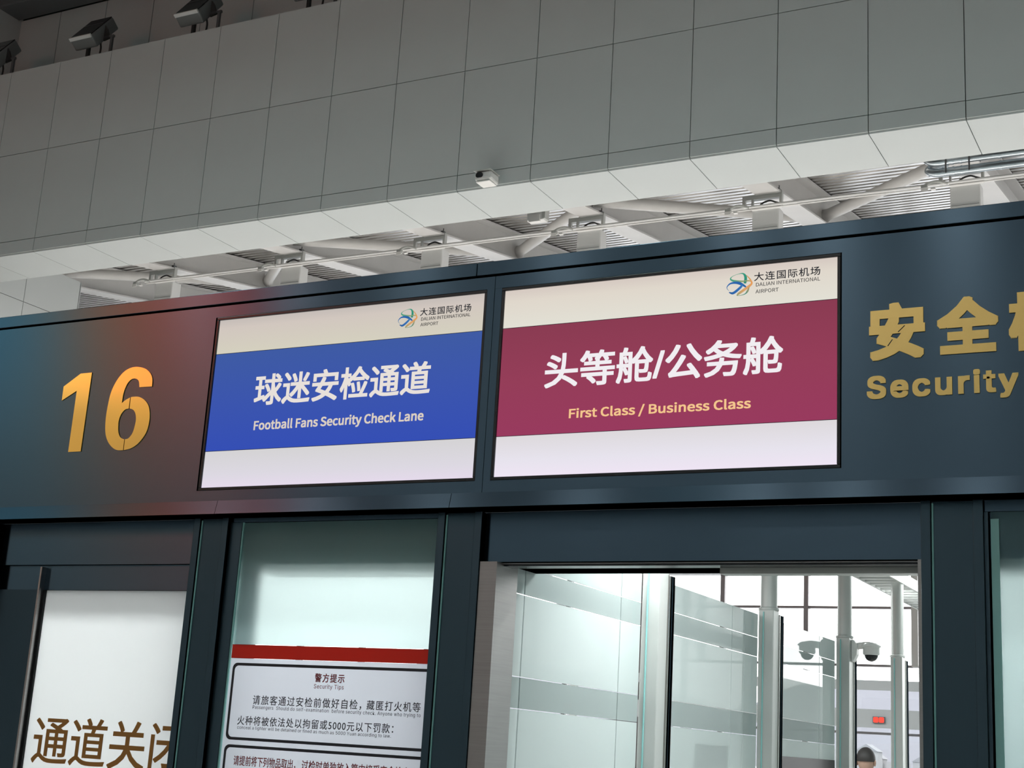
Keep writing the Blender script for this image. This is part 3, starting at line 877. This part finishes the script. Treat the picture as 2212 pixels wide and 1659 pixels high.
# person beyond the far barrier
def person(name, loc, label):
    skin = mat('skin', (0.36, 0.23, 0.17), 0.55)
    hair = mat('dark_hair', (0.02, 0.018, 0.017), 0.6)
    coat = mat('dark_coat', (0.06, 0.065, 0.08), 0.8)
    trou = mat('dark_trousers', (0.03, 0.03, 0.035), 0.8)
    e = empty(name, loc, label, 'person')
    x, y, z = loc
    pts = {'pel': (0, 0, .95), 'wa': (0, 0, 1.10), 'ch': (0, .01, 1.30), 'sh': (0, 0, 1.45), 'nk': (0, -.01, 1.53), 'hd': (0, -.02, 1.60),
           'ls': (-.19, 0, 1.43), 'le': (-.25, .02, 1.15), 'lw': (-.25, -.06, .92), 'lh': (-.245, -.08, .82),
           'rs': (.19, 0, 1.43), 're': (.25, .02, 1.15), 'rw': (.25, -.06, .92), 'rh': (.245, -.08, .82),
           'lp': (-.10, 0, .90), 'lk': (-.11, -.02, .50), 'la': (-.11, .03, .09), 'lt': (-.12, -.13, .04),
           'rp': (.10, 0, .90), 'rk': (.11, -.02, .50), 'ra': (.11, .03, .09), 'rt': (.12, -.13, .04)}
    rad = {'pel': .15, 'wa': .14, 'ch': .16, 'sh': .12, 'nk': .058, 'hd': .06, 'ls': .075, 'le': .05, 'lw': .034, 'lh': .03, 'rs': .075, 're': .05, 'rw': .034, 'rh': .03,
           'lp': .10, 'lk': .065, 'la': .045, 'lt': .04, 'rp': .10, 'rk': .065, 'ra': .045, 'rt': .04}
    ed = [('pel', 'wa'), ('wa', 'ch'), ('ch', 'sh'), ('sh', 'nk'), ('nk', 'hd'), ('sh', 'ls'), ('ls', 'le'), ('le', 'lw'), ('lw', 'lh'), ('sh', 'rs'), ('rs', 're'), ('re', 'rw'), ('rw', 'rh'),
          ('pel', 'lp'), ('lp', 'lk'), ('lk', 'la'), ('la', 'lt'), ('pel', 'rp'), ('rp', 'rk'), ('rk', 'ra'), ('ra', 'rt')]
    ks = list(pts)
    me = bpy.data.meshes.new('body')
    me.from_pydata([pts[k] for k in ks], [(ks.index(a), ks.index(b)) for a, b in ed], [])
    o = bpy.data.objects.new('body', me)
    col.objects.link(o)
    o.parent = e
    me.materials.append(coat)
    md = o.modifiers.new('Skin', 'SKIN')
    for i, k in enumerate(ks):
        me.skin_vertices[0].data[i].radius = (rad[k], rad[k] * (0.72 if k in ('pel', 'wa', 'ch', 'sh') else 1))
    me.skin_vertices[0].data[0].use_root = True
    s = o.modifiers.new('Subdivision', 'SUBSURF')
    s.levels = s.render_levels = 2
    def ball(nm, c, r, mm, zc=None):
        b = MB()
        n1, n2 = 14, 20
        vs_, fs_ = [], []
        for i in range(n1 + 1):
            th = math.pi * i / n1
            for k in range(n2):
                ph = 2 * math.pi * k / n2
                zz = math.cos(th)
                tap = 1 - 0.22 * max(0, -zz)
                vs_.append((x + c[0] + r[0] * tap * math.sin(th) * math.cos(ph), y + c[1] + r[1] * tap * math.sin(th) * math.sin(ph), z + c[2] + r[2] * (max(zz, zc) if zc is not None else zz)))
        for i in range(n1):
            for k in range(n2):
                fs_.append((i * n2 + k, (i + 1) * n2 + k, (i + 1) * n2 + (k + 1) % n2, i * n2 + (k + 1) % n2))
        return b.add(vs_, fs_).build(nm, mm, e, smooth=True)
    ball('head', (0, -.03, 1.675), (.075, .095, .115), skin)
    ball('hair', (0, -.018, 1.69), (.083, .100, .108), hair, zc=-0.15)
    ball('nose', (0, -.128, 1.66), (.013, .018, .02), skin)
    ball('ear', (-.078, -.025, 1.665), (.010, .02, .03), skin)
    ball('ear', (.078, -.025, 1.665), (.010, .02, .03), skin)
    return e
person('person', (-3.2, 8.6, 0), 'person with short dark hair at the far end of the lane, only the head showing').rotation_euler = (0, 0, math.pi)

# ================================================================== UNDER THE ROOF
# conduit rail passing all the hung boxes
rl = empty('conduit_rail', (-7.5, 9.95, 7.56), 'thin grey conduit rail linking all the hung boxes', 'conduit')
MB().tube([(-13.5, 9.94, 7.562), (3, 9.94, 7.566)], 0.016, 12).build('pipe', M['box_grey'], rl, smooth=True)
MB().tube([(-13.5, 9.975, 7.545), (3, 9.975, 7.549)], 0.009, 10).build('thin_pipe', M['white_plastic'], rl, smooth=True)

blabel = ['grey hung light box nearest the white pier', 'second grey hung light box from the white pier', 'grey hung light box above the right end of the blue screen',
          'grey hung light box above the left half of the maroon screen', 'grey hung light box above the emblem of the maroon screen', 'grey hung light box beside the twin metal pipes']
def light_box():
    e = empty('hung_light_box', (0, 0, 0), blabel[0], 'light box', 'grey light boxes hung from the roof beams')
    # origin: top of the bracket strap
    BX('housing', M['box_grey'], e, -0.335, -0.028, 0.03, 0.21, -0.62, -0.165, bevel=0.014)
    BX('housing_seam', M['dark_grey'], e, -0.325, -0.04, 0.026, 0.031, -0.40, -0.397)
    BX('front_rail', M['box_grey'], e, -0.33, 0.012, -0.012, 0.03, -0.186, -0.150)
    BX('bracket_bar', M['alu'], e, -0.44, 0.0, 0.0, 0.05, -0.062, -0.008)
    BX('bracket_strap', M['alu'], e, -0.012, 0.016, -0.008, 0.05, -0.165, 0.012)
    BX('bracket_drop', M['alu'], e, -0.44, -0.405, 0.0, 0.04, -0.15, -0.06)
    BX('bracket_drop', M['alu'], e, -0.335, -0.315, 0.0, 0.04, -0.17, -0.06)
    BX('beam_clamp', M['dark_grey'], e, -0.055, -0.015, 0.0, 0.06, -0.006, 0.045)
    MB().tube([(-0.02, 0.01, 0.04), (-0.02, 0.01, 0.075)], 0.006, 8).build('clamp_screw', M['dark_grey'], e)
    MB().tube(smooth_run([(-0.27, 0.01, -0.165), (-0.2, -0.01, -0.12), (-0.12, -0.01, -0.10), (-0.06, 0.0, -0.12), (-0.02, 0.0, -0.135)]), 0.010, 8).build('cable_loop', M['cable'], e, smooth=True)
    MB().tube(smooth_run([(-0.60, -0.10, -0.205), (-0.52, -0.11, -0.17), (-0.43, -0.11, -0.16), (-0.33, -0.10, -0.19)]), 0.016, 8).build('flexible_conduit', M['alu'], e, smooth=True)
    BX('junction_case', M['alu'], e, -0.60, -0.535, -0.13, -0.082, -0.235, -0.185, bevel=0.006)
    BX('white_tag', M['label_white'], e, -0.595, -0.525, -0.14, -0.135, -0.262, -0.222)
    BX('clip', M['white_plastic'], e, -0.50, -0.455, -0.125, -0.082, -0.245, -0.225)
    return e
lbx = light_box()
for i in range(6):
    o = lbx if i == 0 else copy_tree(lbx)
    o.location = (-13.052 + 2.1455 * i, 10.0, 7.735)
    o['label'] = blabel[i]

# twin metal pipes at the right
tp = empty('twin_pipes', (-2.0, 9.3, 7.4), 'pair of shiny galvanised pipes under the soffit edge', 'pipes')
for j, (zz, yy) in enumerate(((7.528, 9.28), (7.436, 9.34))):
    run = smooth_run([(-2.62, yy + 0.26, zz + 0.20), (-2.70, yy + 0.12, zz + 0.12), (-2.74, yy + 0.03, zz + 0.045), (-2.66, yy, zz), (-2.54, yy, zz)], 4) + [(-2.2, yy, zz), (1.5, yy, zz)]
    MB().tube(run, 0.043, 18).build('pipe', M['galv'], tp, smooth=True)
    for xj in (-2.60, -2.50, -2.42, -2.05, -1.75):
        MB().tube([(xj, yy, zz), (xj + 0.02, yy, zz)], 0.047, 18).build('pipe_joint', M['galv'], tp, smooth=True)
for xj in (-2.555, -2.33):
    BX('strap', M['dark_grey'], tp, xj, xj + 0.016, 9.225, 9.235, 7.38, 7.60)
    MB().tube([(xj + 0.008, 9.31, 7.57), (xj + 0.008, 9.31, 8.05)], 0.006, 8).build('hanger_rod', M['galv'], tp)

jb = empty('junction_box', (-6.98, 9.05, 7.31), 'small grey junction box hanging behind the soffit edge', 'junction box')
BX('case', M['box_grey'], jb, -7.09, -6.88, 9.0, 9.12, 7.335, 7.45, bevel=0.008)
BX('case_lid', M['white_plastic'], jb, -7.06, -6.92, 8.99, 9.02, 7.315, 7.40, bevel=0.005)
BX('end_plate', M['alu'], jb, -6.90, -6.86, 8.995, 9.1, 7.345, 7.47)
MB().tube([(-6.98, 9.06, 7.44), (-6.98, 9.06, 7.95)], 0.008, 8).build('hanger_rod', M['galv'], jb)

# camera on the bulkhead
fc = empty('bulkhead_camera', (-6.80, FY - 0.015, 7.24), 'small white camera fixed low on the grey panelled bulkhead', 'camera')
BX('base_plate', M['alu'], fc, -6.85, -6.76, FY - 0.03, FY - 0.014, 7.23, 7.33)
MB().tube([(-6.80, FY - 0.02, 7.30), (-6.80, FY - 0.09, 7.30)], 0.022, 12).build('arm', M['alu'], fc, smooth=True)
MB().hexa([(-6.905, FY - 0.25, 7.195), (-6.715, FY - 0.25, 7.195), (-6.715, FY - 0.06, 7.18), (-6.905, FY - 0.06, 7.18),
           (-6.905, FY - 0.24, 7.285), (-6.715, FY - 0.24, 7.285), (-6.715, FY - 0.06, 7.285), (-6.905, FY - 0.06, 7.285)]).build('housing', M['white_plastic'], fc, bevel=0.022, )
MB().prism_xz(rrect(-6.885, -6.805, 7.215, 7.270, 0.024), FY - 0.256, FY - 0.244).build('lens_window', M['lens'], fc)
BX('sunshield', M['alu'], fc, -6.91, -6.71, FY - 0.27, FY - 0.06, 7.287, 7.294)
BX('bottom_cover', M['label_white'], fc, -6.89, -6.73, FY - 0.235, FY - 0.075, 7.172, 7.186, bevel=0.004)

# floodlights standing on the bulkhead
def floodlight():
    e = empty('floodlight', (0, 0, 0), 'x', 'floodlight', 'floodlights on top of the bulkhead')
    t = math.radians(38)
    c, s = math.cos(t), math.sin(t)
    cx, cy, cz = -0.08, 0.0, 0.42
    def tl(x, yy, zz):
        return (cx + x, cy + yy * c + zz * s, cz - yy * s * 0 + zz * c - yy * s * -1 * 0 + (-yy * s))
    def tbox(b, x0, x1, y0, y1, z0, z1):
        return b.hexa([tl(x0, y0, z0), tl(x1, y0, z0), tl(x1, y1, z0), tl(x0, y1, z0), tl(x0, y0, z1), tl(x1, y0, z1), tl(x1, y1, z1), tl(x0, y1, z1)])
    tbox(MB(), -0.22, 0.15, -0.05, 0.12, -0.20, 0.33).build('head', M['flood'], e, bevel=0.02)
    tbox(MB(), -0.21, 0.14, -0.062, -0.05, -0.18, 0.32).build('lens', M['lens'], e)
    tbox(MB(), -0.215, 0.145, -0.068, -0.02, -0.215, -0.185).build('rim', M['box_grey'], e, bevel=0.006)
    tbox(MB(), -0.20, 0.13, -0.066, -0.06, 0.135, 0.145).build('lens_bar', M['dark_grey'], e)
    MB().box(-0.13, -0.09, -0.02, 0.02, 0, 0.30).build('front_leg', M['cable'], e)
    MB().box(0.24, 0.275, 0.0, 0.03, 0, 0.33).build('side_leg', M['dark_grey'], e)
    MB().box(0.12, 0.29, 0.0, 0.03, 0.31, 0.34).build('side_arm', M['dark_grey'], e)
    MB().hexa([(0.125, 0.0, 0.28), (0.23, 0.0, 0.30), (0.23, 0.02, 0.30), (0.125, 0.02, 0.28), (0.125, 0.0, 0.50), (0.17, 0.0, 0.44), (0.17, 0.02, 0.44), (0.125, 0.02, 0.50)]).build('yoke_plate', M['cable'], e)
    MB().tube(smooth_run([(0.05, 0.03, 0.28), (0.07, 0.03, 0.2), (0.06, 0.03, 0.1), (0.04, 0.03, 0.0)]), 0.012, 8).build('cable', M['cable'], e, smooth=True)
    return e
fl = floodlight()
for i, (xf, lab) in enumerate(((-12.85, 'whole dark floodlight on the bulkhead at the upper left'), (-11.13, 'dark floodlight on the bulkhead cut by the top of the picture'),
                               (-14.57, 'dark floodlight on the bulkhead cut by the left side of the picture'), (-9.41, 'dark floodlight on the bulkhead of which only the legs show'))):
    o = fl if i == 0 else copy_tree(fl)
    o.location = (xf, FY + 0.12, FT - 0.02)
    o['label'] = lab

# ================================================================== HALL BEHIND THE VIEWER (lights and reflections)
ad = empty('advertising_screen', (-13.0, -8.9, 4.2), 'large lit advertising screen on the hall wall mirrored in the sign beam', 'screen')
m = bpy.data.materials.new('advert_picture')
m.use_nodes = True
nt = m.node_tree
nt.nodes.clear()
tc = N(nt, 'ShaderNodeTexCoord')
sx = N(nt, 'ShaderNodeSeparateXYZ')
nz = N(nt, 'ShaderNodeTexNoise')
nz.inputs['Scale'].default_value = 0.9
nz.inputs['Detail'].default_value = 2
nt.links.new(tc.outputs['Object'], nz.inputs['Vector'])
nt.links.new(tc.outputs['Object'], sx.inputs[0])
ma = N(nt, 'ShaderNodeMath', operation='MULTIPLY_ADD')
nt.links.new(nz.outputs['Fac'], ma.inputs[0])
ma.inputs[1].default_value = 1.2
nt.links.new(sx.outputs['X'], ma.inputs[2])
mr = N(nt, 'ShaderNodeMapRange')
mr.inputs['From Min'].default_value = -2.0
mr.inputs['From Max'].default_value = 3.2
nt.links.new(ma.outputs[0], mr.inputs['Value'])
rp = N(nt, 'ShaderNodeValToRGB')
els = rp.color_ramp.elements
for p, c in ((0.0, (.08, .48, .62)), (0.20, (.14, .46, .52)), (0.33, (.50, .44, .26)), (0.45, (1.2, .36, .10)), (0.60, (1.7, .16, .05)), (0.88, (1.5, .06, .04)), (1.0, (.6, .03, .05))):
    if p in (0.0, 1.0):
        e_ = els[0] if p == 0 else els[-1]
    else:
        e_ = els.new(p)
    e_.position = p
    e_.color = (*c, 1)
nt.links.new(mr.outputs[0], rp.inputs[0])
mz = N(nt, 'ShaderNodeMapRange')
mz.inputs['From Min'].default_value = 1.2
mz.inputs['From Max'].default_value = 2.6
mz.inputs['To Min'].default_value = 0.9
mz.inputs['To Max'].default_value = 3.2
nt.links.new(sx.outputs['Z'], mz.inputs['Value'])
ml = N(nt, 'ShaderNodeMapRange')
ml.inputs['From Min'].default_value = 1.4
ml.inputs['From Max'].default_value = 2.4
nt.links.new(sx.outputs['Z'], ml.inputs['Value'])
n2 = N(nt, 'ShaderNodeTexNoise')
n2.inputs['Scale'].default_value = 2.2
n2.inputs['Detail'].default_value = 1
nt.links.new(tc.outputs['Object'], n2.inputs['Vector'])
r2_ = N(nt, 'ShaderNodeValToRGB')
r2_.color_ramp.elements[0].position = 0.42
r2_.color_ramp.elements[0].color = (0.50, 0.40, 0.31, 1)
r2_.color_ramp.elements[1].position = 0.6
r2_.color_ramp.elements[1].color = (0.72, 0.55, 0.32, 1)
nt.links.new(n2.outputs['Fac'], r2_.inputs[0])
mc = N(nt, 'ShaderNodeMix', data_type='RGBA')
nt.links.new(ml.outputs[0], mc.inputs[0])
nt.links.new(r2_.outputs[0], mc.inputs[6])
nt.links.new(rp.outputs[0], mc.inputs[7])
em = N(nt, 'ShaderNodeEmission')
nt.links.new(mc.outputs[2], em.inputs[0])
nt.links.new(mz.outputs[0], em.inputs[1])
ou = N(nt, 'ShaderNodeOutputMaterial')
nt.links.new(em.outputs[0], ou.inputs[0])
BX('picture', m, ad, -16.2, -10.75, -8.92, -8.90, 4.3, 8.2)
BX('frame', M['frame'], ad, -16.35, -10.6, -9.0, -8.925, 4.15, 8.35)

M['lamp'] = emit('lamp_diffuser', (1.0, 0.95, 0.88), 5.0)
def ceiling_lamp(x, y):  # added to light the bulkhead, hung low so the recess stays dark
    e = empty('ceiling_lamp', (x, y, 9.5), 'added square hall lamp above the viewer, brightening the bulkhead', 'lamp', 'added hall lamps')
    BX('housing', M['white_plastic'], e, x - 0.35, x + 0.35, y - 0.35, y + 0.35, 9.52, 9.65)
    BX('stem', M['alu'], e, x - 0.02, x + 0.02, y - 0.02, y + 0.02, 9.65, 12.0)
    ld = bpy.data.lights.new('lamp_light', 'AREA')
    ld.shape = 'SQUARE'
    ld.size = 0.6
    ld.energy = LAMP_POWER
    ld.color = (0.70, 1.0, 1.0)
    lo = bpy.data.objects.new('lamp_light', ld)
    col.objects.link(lo)
    lo.parent = e
    lo.location = (0, 0, 0.0)
for x in (-13.5, -9, -4.5, 0, 4.5):
    for y in (-3.0, 2.5):
        ceiling_lamp(x, y)
# pendant lamps along the hall wall
def pendant_lamp(x):
    e = empty('pendant_lamp', (x, -8.0, 7.3), 'small pendant lamp by the hall wall behind the viewer', 'lamp', 'pendant lamps along the hall wall')
    MB().lathe([(0.20, 0.0), (0.20, 0.10), (0.06, 0.22), (0.03, 0.24)], (x, -8.0, 7.31), 20).build('shade', M['dark_grey'], e, smooth=True)
    MB().tube([(x, -8.0, 7.54), (x, -8.0, 12.0)], 0.012, 8).build('cord', M['cable'], e)
    ld = bpy.data.lights.new('pendant_light', 'AREA')
    ld.shape = 'DISK'
    ld.size = 0.36
    ld.energy = PENDANT_POWER
    ld.color = (1.0, 0.95, 0.9)
    lo = bpy.data.objects.new('pendant_light', ld)
    col.objects.link(lo)
    lo.parent = e
for x in PENDANT_X:
    pendant_lamp(x)

# added unseen bar from pier to right wall, brightening the soffit and roof
ub = empty('added_uplight_bar', (-3.0, 9.6, 3.9), 'added unseen light bar behind the sign beam, brightening the soffit and roof', 'light bar')
BX('bar', M['alu'], ub, -14.75, 10, 9.5, 9.7, 3.84, 3.95)
ld = bpy.data.lights.new('bar_light', 'AREA')
ld.shape = 'RECTANGLE'
ld.size, ld.size_y = 22.0, 0.16
ld.energy = UPLIGHT_POWER
ld.color = (1.0, 0.92, 0.86)
lo = bpy.data.objects.new('bar_light', ld)
col.objects.link(lo)
lo.parent = ub
lo.location = (-2.0, 0, 0.06)
lo.rotation_euler = (math.pi, 0, 0)
# added unseen bars over the lanes to brighten the door pane and partition
for yb_, zb_, lab_ in ((1.15, 2.78, 'added unseen light bar close behind the sign beam, brightening the door pane and partition'), (6.6, 3.3, 'added unseen light bar farther behind the sign beam, brightening the partition')):
    ls = empty('added_lane_light', (-3.0, yb_, zb_), lab_, 'light bar')
    BX('bar', M['alu'], ls, -23.9, 10, yb_ - 0.12, yb_ + 0.12, zb_ + 0.01, zb_ + 0.07)
    ld = bpy.data.lights.new('bar_light', 'AREA')
    ld.shape = 'RECTANGLE'
    ld.size, ld.size_y = 16.0, 0.2
    ld.energy = LANE_POWER * (1.0 if yb_ < 3 else 1.2)
    ld.color = (0.95, 1.0, 1.0)
    lo = bpy.data.objects.new('bar_light', ld)
    col.objects.link(lo)
    lo.parent = ls
    lo.location = (0, 0, 0)

# outside: ground, far town and hill
gr = MB().box(-900, 900, 16.4, 1500, -0.6, -0.5).build('ground', mat('pale_apron', (0.24, 0.25, 0.27), 0.9, noise=0.15, nscale=0.05))
struct(gr)
M['town'] = mat('pale_town', (0.20, 0.205, 0.215), 0.9)
M['town_roof'] = mat('town_roof', (0.15, 0.155, 0.17), 0.9)
rnd = random.Random(3)
for k in range(34):
    bx_ = -300 + k * 9.2 + rnd.uniform(-0.2, 0.2)
    by_ = 560 + rnd.uniform(-60, 60)
    hw, hh = rnd.uniform(2.0, 4.2), rnd.uniform(5, 14)
    e = empty('town_building', (bx_, by_, -0.5), 'pale hazy building of the distant town beyond the windows', 'building', 'distant town buildings')
    BX('walls', M['town'], e, bx_ - hw, bx_ + hw, by_, by_ + 8, -0.5, hh)
    if k % 2:
        MB().prism_xz([(bx_ - hw - 0.4, hh), (bx_ + hw + 0.4, hh), (bx_, hh + 2.4)], by_ - 0.3, by_ + 8.3).build('roof', M['town_roof'], e)
    else:
        BX('roof', M['town_roof'], e, bx_ - hw * 0.6, bx_ + hw * 0.5, by_ + 1, by_ + 6, hh, hh + 1.6)
hill = MB()
nx_, prof_h = 60, []
for i in range(nx_ + 1):
    xx = -700 + i * 14
    prof_h.append((xx, 62 + 16 * math.sin(i * 0.21 + 0.6) + 7 * math.sin(i * 0.53)))
hill.prism_xz([(a, b) for a, b in prof_h] + [(prof_h[-1][0], -0.5), (prof_h[0][0], -0.5)], 1150, 1300)
struct(hill.build('ground_hill', mat('hazy_hill', (0.24, 0.24, 0.27), 0.95, noise=0.05, nscale=0.02)))  # haze of the distance is put into the hill's colour
